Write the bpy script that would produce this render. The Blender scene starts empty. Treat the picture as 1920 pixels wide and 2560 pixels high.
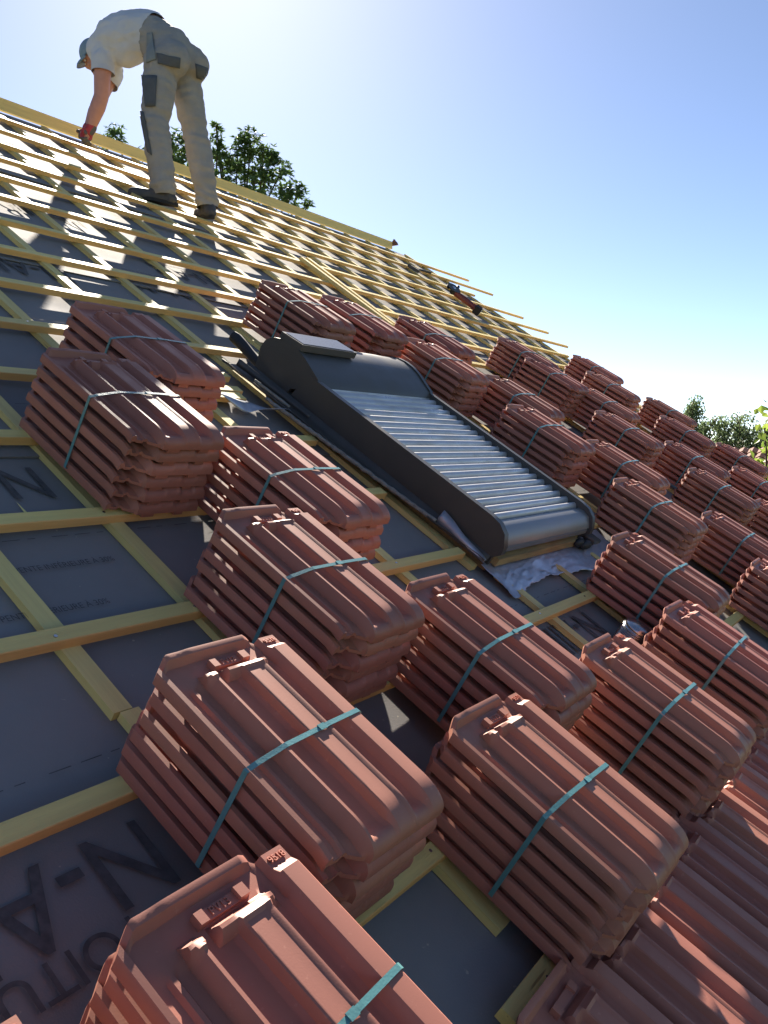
import bpy, bmesh, math, random
import numpy as np
from mathutils import Vector, Matrix, noise
from mathutils.bvhtree import BVHTree

# ------------------------------------------------------------------ camera, light, exposure
C = bpy.context.scene.collection
SC = bpy.context.scene
TH = math.radians(33)                      # roof pitch
ct, st = math.cos(TH), math.sin(TH)
def W(u, y, n):                            # roof frame (along ridge, up the slope, off the slope) -> world
    return Vector((u, y * ct - n * st, y * st + n * ct))
ROT = Matrix.Rotation(TH, 3, 'X')

cam_d = bpy.data.cameras.new('camera')
cam = bpy.data.objects.new('camera', cam_d); C.objects.link(cam)
cam_d.sensor_fit = 'VERTICAL'; cam_d.sensor_height = 36.0; cam_d.sensor_width = 27.0
cam_d.lens = 2134.4 / 2560 * 36.0
cam_d.clip_start = 0.05; cam_d.clip_end = 1500
Rr = Matrix(((0.55212, -0.69753, 0.45674), (0.06249, 0.58089, 0.81158), (-0.83142, -0.41955, 0.36431)))  # rows: right, up, back
cam.matrix_world = Matrix.Translation(W(-1.0531, -6.1841, 1.1677)) @ (ROT @ Rr.transposed()).to_4x4()
SC.camera = cam

SUN_DIR = (ROT @ Vector((0.74, 1.0, 0.196))).normalized()
elev = math.asin(SUN_DIR.z); azim = math.atan2(SUN_DIR.x, SUN_DIR.y)
wd = bpy.data.worlds.new('World'); SC.world = wd; wd.use_nodes = True
nt = wd.node_tree; bg = nt.nodes['Background']
sky = nt.nodes.new('ShaderNodeTexSky'); sky.sky_type = 'NISHITA'; sky.sun_disc = False
sky.sun_elevation = elev; sky.sun_rotation = azim
sky.air_density = 0.50; sky.dust_density = 0.22; sky.ozone_density = 1.4; sky.altitude = 100
nt.links.new(sky.outputs[0], bg.inputs[0]); bg.inputs[1].default_value = 0.05
sl = bpy.data.lights.new('sun', 'SUN'); sl.energy = 5.0; sl.angle = math.radians(0.55); sl.color = (1.0, 0.91, 0.78)
so = bpy.data.objects.new('sun', sl); C.objects.link(so)
so.rotation_euler = SUN_DIR.to_track_quat('Z', 'Y').to_euler(); so.location = (0, 0, 30)
SC.view_settings.view_transform = 'Standard'; SC.view_settings.look = 'None'
SC.view_settings.exposure = 2.05; SC.view_settings.gamma = 1.0; SC.view_settings.use_curve_mapping = False
random.seed(7)

# ------------------------------------------------------------------ materials
def mat(name, col, rough=0.6, spec=0.4, metal=0.0, var=0.0, vscale=8.0, var_col=None, rnd=0.0, bump=0.0, bscale=60.0, trans=0.0,
        stretch=None, rough_var=0.0, sheen=0.0, speck=None):
    m = bpy.data.materials.new(name); m.use_nodes = True
    N = m.node_tree.nodes; L = m.node_tree.links; b = N['Principled BSDF']
    b.inputs['Roughness'].default_value = rough; b.inputs['Metallic'].default_value = metal
    b.inputs['Specular IOR Level'].default_value = spec
    tc = N.new('ShaderNodeTexCoord'); src = tc.outputs['Object']
    if stretch:
        mp = N.new('ShaderNodeMapping'); mp.inputs['Scale'].default_value = stretch
        L.new(src, mp.inputs[0]); src = mp.outputs[0]
    oi = N.new('ShaderNodeObjectInfo')
    ad = N.new('ShaderNodeVectorMath'); ad.operation = 'ADD'; L.new(src, ad.inputs[0])
    cm = N.new('ShaderNodeMath'); cm.operation = 'MULTIPLY'; cm.inputs[1].default_value = 37.0
    L.new(oi.outputs['Random'], cm.inputs[0]); L.new(cm.outputs[0], ad.inputs[1]); src = ad.outputs[0]
    c2 = var_col or tuple(x * 0.55 for x in col)
    nz = N.new('ShaderNodeTexNoise'); nz.inputs['Scale'].default_value = vscale; nz.inputs['Detail'].default_value = 6
    nz.inputs['Roughness'].default_value = 0.6
    L.new(src, nz.inputs[0])
    rp = N.new('ShaderNodeMapRange'); rp.inputs[1].default_value = 0.3; rp.inputs[2].default_value = 0.7
    rp.inputs[3].default_value = 0.0; rp.inputs[4].default_value = var
    L.new(nz.outputs[0], rp.inputs[0])
    mx = N.new('ShaderNodeMixRGB'); mx.inputs[1].default_value = (*col, 1); mx.inputs[2].default_value = (*c2, 1)
    L.new(rp.outputs[0], mx.inputs[0]); out = mx.outputs[0]
    if speck:                                  # (colour, scale, threshold, amount): dust, chips, shavings with shapes of their own
        n3 = N.new('ShaderNodeTexNoise'); n3.inputs['Scale'].default_value = speck[1]; n3.inputs['Detail'].default_value = 2.5
        L.new(src, n3.inputs[0])
        r3 = N.new('ShaderNodeMapRange'); r3.inputs[1].default_value = speck[2]; r3.inputs[2].default_value = speck[2] + 0.03
        r3.inputs[4].default_value = speck[3]; L.new(n3.outputs[0], r3.inputs[0])
        m3 = N.new('ShaderNodeMixRGB'); m3.inputs[2].default_value = (*speck[0], 1)
        L.new(r3.outputs[0], m3.inputs[0]); L.new(out, m3.inputs[1]); out = m3.outputs[0]
    if rnd:
        hs = N.new('ShaderNodeHueSaturation')
        mr = N.new('ShaderNodeMapRange'); mr.inputs[3].default_value = 1 - rnd; mr.inputs[4].default_value = 1 + rnd
        mh = N.new('ShaderNodeMath'); mh.operation = 'MULTIPLY'; mh.inputs[1].default_value = 17.31; L.new(oi.outputs['Random'], mh.inputs[0])
        mf = N.new('ShaderNodeMath'); mf.operation = 'FRACT'; L.new(mh.outputs[0], mf.inputs[0])
        m2 = N.new('ShaderNodeMapRange'); m2.inputs[3].default_value = 0.494; m2.inputs[4].default_value = 0.505
        L.new(mf.outputs[0], m2.inputs[0]); L.new(m2.outputs[0], hs.inputs['Hue'])
        L.new(oi.outputs['Random'], mr.inputs[0]); L.new(mr.outputs[0], hs.inputs['Value']); L.new(out, hs.inputs['Color']); out = hs.outputs[0]
    L.new(out, b.inputs['Base Color'])
    if rough_var:
        rv = N.new('ShaderNodeMapRange'); rv.inputs[1].default_value = 0.3; rv.inputs[2].default_value = 0.7
        rv.inputs[3].default_value = rough - rough_var; rv.inputs[4].default_value = rough + rough_var
        L.new(nz.outputs[0], rv.inputs[0]); L.new(rv.outputs[0], b.inputs['Roughness'])
    if sheen: b.inputs['Sheen Weight'].default_value = sheen
    if bump:
        n2 = N.new('ShaderNodeTexNoise'); n2.inputs['Scale'].default_value = bscale; n2.inputs['Detail'].default_value = 4
        L.new(src, n2.inputs[0])
        bp = N.new('ShaderNodeBump'); bp.inputs['Strength'].default_value = bump; bp.inputs['Distance'].default_value = 0.004
        L.new(n2.outputs[0], bp.inputs['Height']); L.new(bp.outputs[0], b.inputs['Normal'])
    if trans:
        t = N.new('ShaderNodeBsdfTranslucent'); L.new(out, t.inputs[0])
        ms = N.new('ShaderNodeMixShader'); ms.inputs[0].default_value = trans
        o = N['Material Output']; L.new(b.outputs[0], ms.inputs[1]); L.new(t.outputs[0], ms.inputs[2]); L.new(ms.outputs[0], o.inputs[0])
    return m

TERRA = mat('terracotta', (0.345, 0.136, 0.094), 0.54, 0.34, var=0.55, vscale=10, var_col=(0.28, 0.104, 0.072), rnd=0.14, bump=0.035, bscale=420, rough_var=0.06, speck=((0.43, 0.20, 0.14), 90, 0.69, 0.35))
TERRA2 = mat('terracotta_old', (0.20, 0.10, 0.075), 0.8, 0.15, var=0.7, vscale=9, rnd=0.12, bump=0.25, bscale=160)
STAMP = mat('terracotta_stamp', (0.36, 0.10, 0.06), 0.6, 0.3)
PINE = mat('treated_pine', (0.74, 0.585, 0.205), 0.62, 0.3, var=0.85, vscale=4, var_col=(0.60, 0.46, 0.17), rnd=0.12, bump=0.35, bscale=40, stretch=(0.6, 12, 12), speck=((0.30, 0.17, 0.06), 4.5, 0.70, 0.7))
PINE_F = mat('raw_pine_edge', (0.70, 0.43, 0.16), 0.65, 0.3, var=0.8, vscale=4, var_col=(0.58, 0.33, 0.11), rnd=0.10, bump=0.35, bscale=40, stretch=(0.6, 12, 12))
PINE_V = mat('treated_pine_down_slope', (0.70, 0.555, 0.215), 0.65, 0.3, var=0.85, vscale=4, var_col=(0.56, 0.42, 0.17), rnd=0.12, bump=0.35, bscale=40, stretch=(12, 0.6, 12), speck=((0.30, 0.18, 0.07), 4.5, 0.70, 0.7))
UNDER = mat('underlay_felt', (0.232, 0.222, 0.218), 0.82, 0.08, var=0.7, vscale=2.5, var_col=(0.182, 0.174, 0.172), bump=0.15, bscale=260, rough_var=0.05, speck=((0.42, 0.38, 0.30), 46, 0.735, 0.7))
INK = mat('underlay_ink', (0.066, 0.064, 0.066), 0.85, 0.06, var=0.9, vscale=45, var_col=(0.13, 0.125, 0.125))
STRAP = mat('strap_plastic', (0.085, 0.215, 0.225), 0.34, 0.5, var=0.2, vscale=30, rnd=0.15, bump=0.12, bscale=260)
DGREY = mat('shutter_grey', (0.048, 0.046, 0.044), 0.44, 0.5, var=0.6, vscale=7, var_col=(0.072, 0.066, 0.056), rough_var=0.08)
SLAT = mat('shutter_slat', (0.42, 0.43, 0.47), 0.36, 0.9, metal=0.35, var=0.6, vscale=6, var_col=(0.29, 0.265, 0.24), rough_var=0.1, stretch=(1, 2, 2))
SLATB = mat('shutter_bottom_bar', (0.17, 0.175, 0.19), 0.42, 0.6, metal=0.35, var=0.6, vscale=6, var_col=(0.17, 0.155, 0.13))
PVG = mat('solar_cell', (0.10, 0.10, 0.11), 0.25, 0.6, var=0.2)
RUBBER = mat('black_rubber', (0.022, 0.022, 0.024), 0.6, 0.35, var=0.5, vscale=12)
FLASH = mat('dark_flashing', (0.045, 0.043, 0.042), 0.5, 0.5, var=0.7, vscale=10, var_col=(0.075, 0.068, 0.06), bump=0.3, bscale=30)
LEAD = mat('lead_apron', (0.48, 0.50, 0.56), 0.40, 0.5, metal=0.6, var=0.9, vscale=9, var_col=(0.25, 0.26, 0.30), bump=0.35, bscale=28, rough_var=0.1)
FOAM = mat('grey_foam', (0.26, 0.25, 0.23), 0.9, 0.1, var=0.9, vscale=60, bump=1.0, bscale=160)
OLDWOOD = mat('window_wood', (0.40, 0.29, 0.12), 0.7, 0.2, var=0.9, vscale=7, var_col=(0.20, 0.14, 0.07), stretch=(1, 8, 8))
SKIN = mat('skin', (0.52, 0.245, 0.175), 0.5, 0.35, var=0.35, vscale=18)
SHIRT = mat('shirt_cotton', (0.52, 0.52, 0.55), 0.85, 0.15, var=0.5, vscale=7, var_col=(0.43, 0.42, 0.43), bump=0.3, bscale=200)
CLOTH = mat('work_trouser_cloth', (0.32, 0.295, 0.265), 0.85, 0.15, var=0.6, vscale=10, var_col=(0.24, 0.215, 0.19), bump=0.4, bscale=180)
DCLOTH = mat('dark_grey_cloth', (0.10, 0.105, 0.112), 0.8, 0.2, var=0.4, vscale=14, bump=0.3, bscale=180)
PANEL = mat('grey_green_panel', (0.235, 0.245, 0.235), 0.85, 0.15, var=0.4, vscale=14)
CAPM = mat('blue_grey_cap', (0.20, 0.27, 0.33), 0.8, 0.2, var=0.3, vscale=14)
GLOVE = mat('red_glove', (0.42, 0.05, 0.06), 0.65, 0.3, var=0.5, vscale=20)
GLOVEP = mat('grey_glove_palm', (0.10, 0.09, 0.085), 0.7, 0.3)
BOOT = mat('dark_boot', (0.055, 0.052, 0.055), 0.65, 0.3, var=0.6, vscale=18, var_col=(0.10, 0.09, 0.08))
SOLE = mat('boot_sole', (0.03, 0.028, 0.027), 0.8, 0.2)
HAIR = mat('dark_hair', (0.035, 0.022, 0.015), 0.6, 0.3)
REDP = mat('red_tool_plastic', (0.14, 0.026, 0.022), 0.45, 0.4, var=0.3)
STEEL = mat('steel', (0.55, 0.55, 0.56), 0.25, 0.5, metal=0.95, var=0.3, vscale=20)
DSTEEL = mat('grinding_disc', (0.07, 0.068, 0.068), 0.55, 0.4, var=0.5, vscale=30)
WHITEP = mat('white_label', (0.7, 0.7, 0.68), 0.5, 0.3)
LEAF = mat('walnut_leaf', (0.085, 0.14, 0.045), 0.5, 0.4, var=0.8, vscale=2.2, var_col=(0.095, 0.15, 0.035), trans=0.4)
LEAFB = mat('birch_leaf', (0.15, 0.20, 0.085), 0.55, 0.35, var=0.8, vscale=1.2, var_col=(0.10, 0.14, 0.065), trans=0.45)
LEAFY = mat('vine_leaf', (0.14, 0.26, 0.045), 0.5, 0.4, var=0.9, vscale=5.0, var_col=(0.28, 0.30, 0.06), trans=0.5)
BARK = mat('bark', (0.10, 0.075, 0.055), 0.85, 0.2, var=0.7, vscale=10, bump=0.8, bscale=40)
RENDER = mat('house_render', (0.62, 0.57, 0.48), 0.85, 0.2, var=0.4, vscale=3, bump=0.4, bscale=90)
GRASS = mat('lawn', (0.055, 0.085, 0.028), 0.9, 0.1, var=0.9, vscale=0.6, var_col=(0.09, 0.10, 0.04))

# ------------------------------------------------------------------ helpers
def link(o, parent=None):
    C.objects.link(o)
    if parent is not None: o.parent = parent
    return o
def mobj(name, me, m=None, parent=None, smooth=None):
    o = bpy.data.objects.new(name, me)
    if m is not None and not me.materials: me.materials.append(m)
    if smooth is not None:
        me.polygons.foreach_set('use_smooth', [True] * len(me.polygons))
        if smooth < 180: me.set_sharp_from_angle(angle=math.radians(smooth))
    return link(o, parent)
def bmobj(name, bm, m=None, parent=None, smooth=None):
    bmesh.ops.recalc_face_normals(bm, faces=bm.faces)
    me = bpy.data.meshes.new(name); bm.to_mesh(me); bm.free()
    return mobj(name, me, m, parent, smooth)
def tag(o, label, cat, group=None, kind=None):
    if label: o['label'] = label
    if cat: o['category'] = cat
    if group: o['group'] = group
    if kind: o['kind'] = kind
    return o
def empty(name, loc=(0, 0, 0), rot=(0, 0, 0)):
    o = bpy.data.objects.new(name, None); o.location = loc; o.rotation_euler = rot; o.empty_display_size = 0.1
    return link(o)
def roof_empty(name, u, y, n=0.0, yaw=0.0, tilt=0.0):
    m = Matrix.Rotation(TH + tilt, 3, 'X') @ Matrix.Rotation(yaw, 3, 'Z')
    return empty(name, W(u, y, n), m.to_euler())
def box(bm, lo, hi, mi=0, rot=None, org=None):
    vs = []
    for z in (lo[2], hi[2]):
        for y in (lo[1], hi[1]):
            for x in (lo[0], hi[0]):
                v = Vector((x, y, z))
                if rot is not None: v = rot @ v
                if org is not None: v = v + org
                vs.append(bm.verts.new(v))
    for q in ((0, 2, 3, 1), (4, 5, 7, 6), (0, 1, 5, 4), (2, 6, 7, 3), (0, 4, 6, 2), (1, 3, 7, 5)):
        f = bm.faces.new([vs[i] for i in q]); f.material_index = mi
    return vs
def ring_tube(bm, pts, rad, seg=10, cap=True, mi=0):
    """tube along a polyline with a radius per point"""
    pts = [Vector(p) for p in pts]; rings = []
    if not hasattr(rad, '__len__'): rad = [rad] * len(pts)
    up = Vector((0.13, 0.31, 0.94))
    for i, p in enumerate(pts):
        t = (pts[min(i + 1, len(pts) - 1)] - pts[max(i - 1, 0)]).normalized()
        a = t.cross(up)
        if a.length < 1e-3: a = t.cross(Vector((1, 0, 0)))
        a.normalize(); b = t.cross(a)
        rings.append([bm.verts.new(p + (a * math.cos(2 * math.pi * k / seg) + b * math.sin(2 * math.pi * k / seg)) * rad[i]) for k in range(seg)])
    for i in range(len(rings) - 1):
        for k in range(seg):
            f = bm.faces.new((rings[i][k], rings[i][(k + 1) % seg], rings[i + 1][(k + 1) % seg], rings[i + 1][k])); f.material_index = mi
    if cap:
        bm.faces.new(rings[0][::-1]).material_index = mi; bm.faces.new(rings[-1]).material_index = mi
def extrude_profile(bm, prof, x0, x1, mi=0, closed=True):
    """profile of (y, z) points swept along x"""
    a = [bm.verts.new((x0, y, z)) for y, z in prof]; b = [bm.verts.new((x1, y, z)) for y, z in prof]
    n = len(prof)
    for i in range(n if closed else n - 1):
        bm.faces.new((a[i], a[(i + 1) % n], b[(i + 1) % n], b[i])).material_index = mi
    if closed:
        bm.faces.new(a[::-1]).material_index = mi; bm.faces.new(b).material_index = mi
def rcone(bm, p0, r0, p1, r1, seg=14):
    """rounded cone (capsule with two radii), used as raw matter for remeshed bodies"""
    p0, p1 = Vector(p0), Vector(p1); t = (p1 - p0); L = t.length; t = t.normalized() if L > 1e-6 else Vector((0, 0, 1))
    a = t.orthogonal().normalized(); b = t.cross(a); rings = []
    for (p, r, sgn) in ((p0, r0, -1), (p1, r1, 1)):
        angs = [i * math.pi / 10 for i in range(1, 6)]
        if sgn > 0: angs = angs[::-1]
        for an in angs:
            rings.append([bm.verts.new(p + t * (sgn * r * math.cos(an)) + (a * math.cos(2 * math.pi * k / seg) + b * math.sin(2 * math.pi * k / seg)) * r * math.sin(an)) for k in range(seg)])
    for i in range(len(rings) - 1):
        for k in range(seg):
            bm.faces.new((rings[i][k], rings[i][(k + 1) % seg], rings[i + 1][(k + 1) % seg], rings[i + 1][k]))
    va = bm.verts.new(p0 - t * r0); vb = bm.verts.new(p1 + t * r1)
    for k in range(seg):
        bm.faces.new((va, rings[0][(k + 1) % seg], rings[0][k])); bm.faces.new((vb, rings[-1][k], rings[-1][(k + 1) % seg]))
def ellipsoid(bm, c, ax, rot=None, seg=16):
    r = bmesh.ops.create_uvsphere(bm, u_segments=seg, v_segments=seg // 2 + 2, radius=1.0)
    for v in r['verts']:
        p = Vector((v.co.x * ax[0], v.co.y * ax[1], v.co.z * ax[2]))
        if rot is not None: p = rot @ p
        v.co = p + Vector(c)
def remesh(bm, voxel, smooth=8, fac=0.6):
    """union of the raw matter as one continuous skin"""
    me = bpy.data.meshes.new('raw'); bm.to_mesh(me); bm.free()
    o = bpy.data.objects.new('raw', me); C.objects.link(o)
    r = o.modifiers.new('r', 'REMESH'); r.mode = 'VOXEL'; r.voxel_size = voxel
    s = o.modifiers.new('s', 'SMOOTH'); s.iterations = smooth; s.factor = fac
    dg = bpy.context.evaluated_depsgraph_get(); dg.update()
    out = bpy.data.meshes.new_from_object(o.evaluated_get(dg))
    bpy.data.objects.remove(o); bpy.data.meshes.remove(me)
    return out
def text_mesh(s, size, depth=0.0):
    cu = bpy.data.curves.new('t', 'FONT'); cu.body = s; cu.size = size; cu.extrude = depth; cu.align_x = 'CENTER'; cu.align_y = 'CENTER'
    o = bpy.data.objects.new('t', cu); C.objects.link(o)
    dg = bpy.context.evaluated_depsgraph_get(); dg.update()
    me = bpy.data.meshes.new_from_object(o.evaluated_get(dg))
    bpy.data.objects.remove(o); bpy.data.curves.remove(cu); me.materials.clear()
    return me

def shell(bm, thick):
    """give an open sheet a real thickness"""
    bm.normal_update(); fs = bm.faces[:]; vs = bm.verts[:]
    bnd = [e for e in bm.edges if len(e.link_faces) == 1]
    nv = {v: bm.verts.new(v.co - v.normal * thick) for v in vs}
    for f in fs: bm.faces.new([nv[v] for v in reversed(f.verts)])
    for e in bnd:
        a, b = e.verts; bm.faces.new((a, b, nv[b], nv[a]))
    bmesh.ops.recalc_face_normals(bm, faces=bm.faces)

# ------------------------------------------------------------------ the house: roof carpentry and underlay
GROUND = -8.2
D = 0.365
house = empty('house', (2.0, -4.0, GROUND)); tag(house, 'house under re-roofing with pine battens over grey felt and bare ridge', 'house')
def hpart(o, name_label=None):
    """parent to the house, keep the placement in world space"""
    o.parent = house; o.matrix_parent_inverse = Matrix.Translation(-house.location)
    if name_label: o['label'] = name_label
    return o
def on_roof(o):
    o.rotation_euler = (TH, 0, 0); return hpart(o)

U0, U1, YB = -5.2, 8.36, -9.4
# underlay: a sheet with sag between the counter battens and a loose right hand edge
CBU = [-1.70, -1.275, -0.85, -0.42, 0.0, 0.384, 0.815, 1.274, 1.718, 2.156, 2.584, 3.01, 3.43] + [3.43 + 0.425 * i for i in range(1, 12)]
bm = bmesh.new()
us = sorted(set([U0 + 0.5 * i for i in range(0, 8)] + [round(-1.7 + 0.06 * i, 3) for i in range(0, 168)]))
ys = [0.0 - 0.0625 * i for i in range(0, 151)]
grid = []
for y in ys:
    row = []
    edge = U1 + 0.07 * y + 0.03 * noise.noise(Vector((y * 2.3, 0, 0)))
    for u in us + [None]:
        uu = edge if u is None else min(u, edge - 0.02)
        d = min(abs(uu - (c - 0.02)) for c in CBU)
        sag = -0.003 * min(1, d / 0.12) + 0.0018 * noise.noise(Vector((uu * 2.5, y * 2.5, 3.1)))
        if u is None or edge - uu < 0.3: sag += 0.02 * max(0, noise.noise(Vector((y * 3.1, 7, 0))))
        row.append(bm.verts.new((uu, y, min(sag, 0.012 if edge - uu < 0.3 else 0.0))))
    grid.append(row)
for i in range(len(ys) - 1):
    for j in range(len(us)):
        bm.faces.new((grid[i + 1][j], grid[i + 1][j + 1], grid[i][j + 1], grid[i][j]))
o = bmobj('underlay', bm, UNDER, smooth=180); on_roof(o)
# deck below the felt, on both slopes, and the walls
bm = bmesh.new(); box(bm, (U0, YB, -0.16), (8.05, -0.05, -0.03)); o = bmobj('roof_deck', bm, OLDWOOD); on_roof(o)
bm = bmesh.new(); box(bm, (U0, -9.2, -0.16), (8.3, 0.0, -0.0)); o = bmobj('rear_slope', bm, UNDER)
o.rotation_euler = Matrix.Rotation(math.pi, 3, 'Z').to_euler()
o.matrix_basis = Matrix.Translation((U0 + 8.3, 0.0, 0.0)) @ (Matrix.Rotation(math.pi, 4, 'Z') @ Matrix.Rotation(TH, 4, 'X')); hpart(o)
bm = bmesh.new()
zr, ye = -0.25, 7.4
for x in (U0 + 0.3, 7.75):
    vs = [bm.verts.new(p) for p in ((x, -ye, GROUND), (x, ye, GROUND), (x, ye, zr - ye * math.tan(TH)), (x, 0, zr), (x, -ye, zr - ye * math.tan(TH)))]
    bm.faces.new(vs)
for y in (-ye, ye):
    z = zr - ye * math.tan(TH)
    bm.faces.new([bm.verts.new(p) for p in ((U0 + 0.3, y, GROUND), (7.75, y, GROUND), (7.75, y, z), (U0 + 0.3, y, z))])
o = bmobj('wall', bm, RENDER); hpart(o)

def stick(name, p0, p1, w, h, m, parent=None, nails=None):
    """a sawn timber from p0 to p1 in roof coordinates (top upper edge), width w across, height h, slightly bowed"""
    p0, p1 = Vector(p0), Vector(p1); t = (p1 - p0); L = t.length; t.normalize()
    z = Vector((0, 0, 1)); a = z.cross(t).normalized(); z = t.cross(a)
    bm = bmesh.new(); n = max(2, int(L / 0.25)); rings = []; ph = random.random() * 9
    for i in range(n + 1):
        s = i / n; c = p0 + t * (L * s)
        c = c + a * 0.003 * math.sin(s * L * 0.9 + ph) + z * 0.0012 * math.sin(s * L * 1.3 + ph * 2)
        e = 0.0018
        prof = [(0, -e), (0, -h), (-w, -h), (-w, -e), (-w + e, 0), (-e, 0)]
        rings.append([bm.verts.new(c + a * (q[0] + 0.0006 * noise.noise(Vector((s * L * 9, q[0] * 40, ph)))) + z * q[1]) for q in prof])
    for i in range(n):
        for k in range(6):
            f = bm.faces.new((rings[i][k], rings[i][(k + 1) % 6], rings[i + 1][(k + 1) % 6], rings[i + 1][k]))
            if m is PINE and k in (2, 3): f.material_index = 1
    bm.faces.new(rings[0]); bm.faces.new(rings[-1][::-1])
    if nails is not None:
        for u in CBU:
            if p0.x < u - .03 < p1.x:
                c = Vector((u - .021 + random.uniform(-.012, .012), nails - .02 + random.uniform(-.008, .008), p0.z + .0012))
                v = [bm.verts.new(c + Vector((.0042 * math.cos(q), .0042 * math.sin(q), 0))) for q in [i * math.pi / 4 for i in range(8)]]
                w = [bm.verts.new(x.co - Vector((0, 0, .004))) for x in v]
                bm.faces.new(v).material_index = 2
                for i in range(8): bm.faces.new((v[i], w[i], w[(i + 1) % 8], v[(i + 1) % 8])).material_index = 2
    o = bmobj(name, bm, m, parent)
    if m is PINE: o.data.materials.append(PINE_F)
    if nails is not None: o.data.materials.append(STEEL)
    return o

# counter battens (down the slope)
HC, HB = 0.022, 0.047
def cb(u, y0, y1): on_roof(stick('counter_batten', (u, y0, HC), (u, y1, HC), -0.042, HC - .001, PINE_V))
for i, u in enumerate(CBU):
    if u == 0.0: cb(u, -0.05, -5.36); cb(u + 0.012, -5.363, -6.11)
    elif u == 0.384: cb(u, -0.05, -6.12)
    elif u == 1.718: cb(1.690, -0.05, -5.22); cb(1.785, -5.28, -6.12)
    elif u in (2.156, 2.584): cb(u, -0.05, -3.86); cb(u + 0.11, -5.30, -6.12)
    elif u == -0.42: cb(u, -0.05, -5.05)
    else: cb(u, -0.05, -6.12 if u > -0.3 else -8.9)
# battens (along the ridge)
ENDS = {1: 9.24, 2: 9.34, 3: 8.24, 4: 8.98, 5: 9.05, 6: 8.93, 7: 8.18, 8: 8.14}
def bt(k, u0, u1, y=None, dy=0.0):
    y = -k * D if y is None else y
    o = on_roof(stick('batten', (u0, y, HB), (u1, y + dy, HB), 0.041, HB - HC, PINE, nails=(y if k >= 9 else None)))
BW = {}
for k in range(1, 17):
    e = ENDS.get(k, 8.0); yy = {15: -5.505, 16: -5.915}.get(k, -k * D - (0.02 if k == 14 else 0))
    if 11 <= k <= 14:
        bt(k, U0 + 1.5, {11: 1.53, 12: 1.63, 13: 1.66, 14: 1.69}[k], yy); bt(k, 2.73, e, yy)
    else:
        bt(k, U0 + 1.5, e, yy)
bt(11, 0.9, 1.56, -3.905)
on_roof(stick('batten', (0.9, -4.062, 0.044), (1.5, -4.062, 0.044), 0.052, 0.021, PINE))
for k in (17, 18, 19, 20, 21, 22): bt(k, 0.21, 8.0)
# ridge board
bm = bmesh.new()
box(bm, (U0, -0.014, 0.0), (7.98, 0.014, 0.088)); o = bmobj('ridge_board', bm, PINE); hpart(o); o.location = W(0, 0.07, 0.0)
# laid tiles are added with the tile mesh below

# ------------------------------------------------------------------ the interlocking tile
TW, TL, PITCH = 0.290, 0.475, 0.0400
def sstep(a, b, x):
    t = min(1, max(0, (x - a) / (b - a))); return t * t * (3 - 2 * t)
PROF = [(0, .010), (.010, .015), (.040, .0165), (.058, .0050), (.12, .0030), (.138, .0085), (.162, .0085), (.18, .0030), (.242, .0040), (.263, .027), (.277, .0315), (.297, .0315),
        (.322, .013), (.342, .0100), (.352, .0095), (.47, .0098), (.482, .0105), (.505, .0155), (.518, .0300), (.528, .0325), (.538, .0325), (.645, .0325), (.655, .0328), (.668, .0347), (.688, .0347), (.700, .031), (.722, .0125), (.738, .0098), (.750, .0095), (.812, .0095), (.826, .0105), (.842, .015),
        (.860, .031), (.870, .0340), (.882, .0342), (.965, .0342), (.982, .0340), (1.0, .030)]
def prof(s):
    for (a, ha), (b, hb) in zip(PROF, PROF[1:]):
        if s <= b:
            t = (s - a) / (b - a); return ha + (hb - ha) * t
    return PROF[-1][1]
def tile_h(s, y):
    """height of the upper face; y runs from 0 at the head to -TL at the nose"""
    h = prof(s)
    # the valleys and ribs begin below the head trough
    if s < 0.86:
        body = 1 - sstep(-0.085, -0.068, y)
        rim2 = sstep(-0.084, -0.074, y) * (1 - sstep(-0.066, -0.056, y)) * (1 if (0.24 < s < 0.33 or 0.40 < s < 0.80) else 0.0)
        rim1 = sstep(-0.020, -0.010, y) * sstep(0.06, 0.11, s) * (1 - sstep(0.78, 0.82, s))
        flat = 0.008 + 0.002 * sstep(0.2, 0.3, s)
        if s < 0.05: flat = h
        h = h * body + flat * (1 - body) + 0.018 * max(rim2, rim1)
        if 0.82 <= s: h = max(h, 0.012)
    else:
        h = h * (1 - sstep(-0.045, -0.030, y)) + 0.024 * sstep(-0.045, -0.030, y)
    # stepped rib ends, half way down
    if 0.33 < s < 0.52 and -0.40 < y < -0.10: h += 0.0012
    # nose
    t = max(0.0, (-(TL - 0.062) - y) / 0.062); t = min(1, t)
    if s > 0.25:
        fill = sstep(0.25, 0.85, t)
        h = h * (1 - fill) + max(h, 0.028) * fill
        h -= 0.030 * (1 - math.sqrt(max(0, 1 - t * t)))
    else:
        h -= 0.006 * sstep(0.3, 1, t)
    return h
def tile_y(s, y):
    """outline: head corner cut, right head notch, side flange ending short of the nose"""
    if y > -0.09:
        top = 0.0
        if s < 0.11: top = -0.026 * (1 - s / 0.11)
        if s > 0.80: top = -0.016 * sstep(0.80, 0.84, s)
        y = top + (y + 0.0) * ((0.09 + top) / 0.09)
    if y < -0.38 and s < 0.27:
        bot = -TL + 0.030 - 0.022 * sstep(0.15, 0.27, s)
        y = -0.38 + (y + 0.38) * ((bot + 0.38) / (-TL + 0.38))
    return y
SS = sorted(set([a for a, _ in PROF] + [.03, .09, .21, .40, .42, .59] + [.10, .21, .24, .33, .40, .80, .84]))
YS = [0, -.005, -.012, -.020, -.030, -.045, -.054, -.060, -.066, -.072, -.078, -.084, -.090, -.098, -.11, -.14, -.18, -.22, -.26, -.30, -.34, -.38, -.40, -.413] + \
     [-(TL - .062) - .062 * t for t in (.15, .3, .45, .58, .7, .8, .88, .94, .98, 1.0)]
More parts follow.
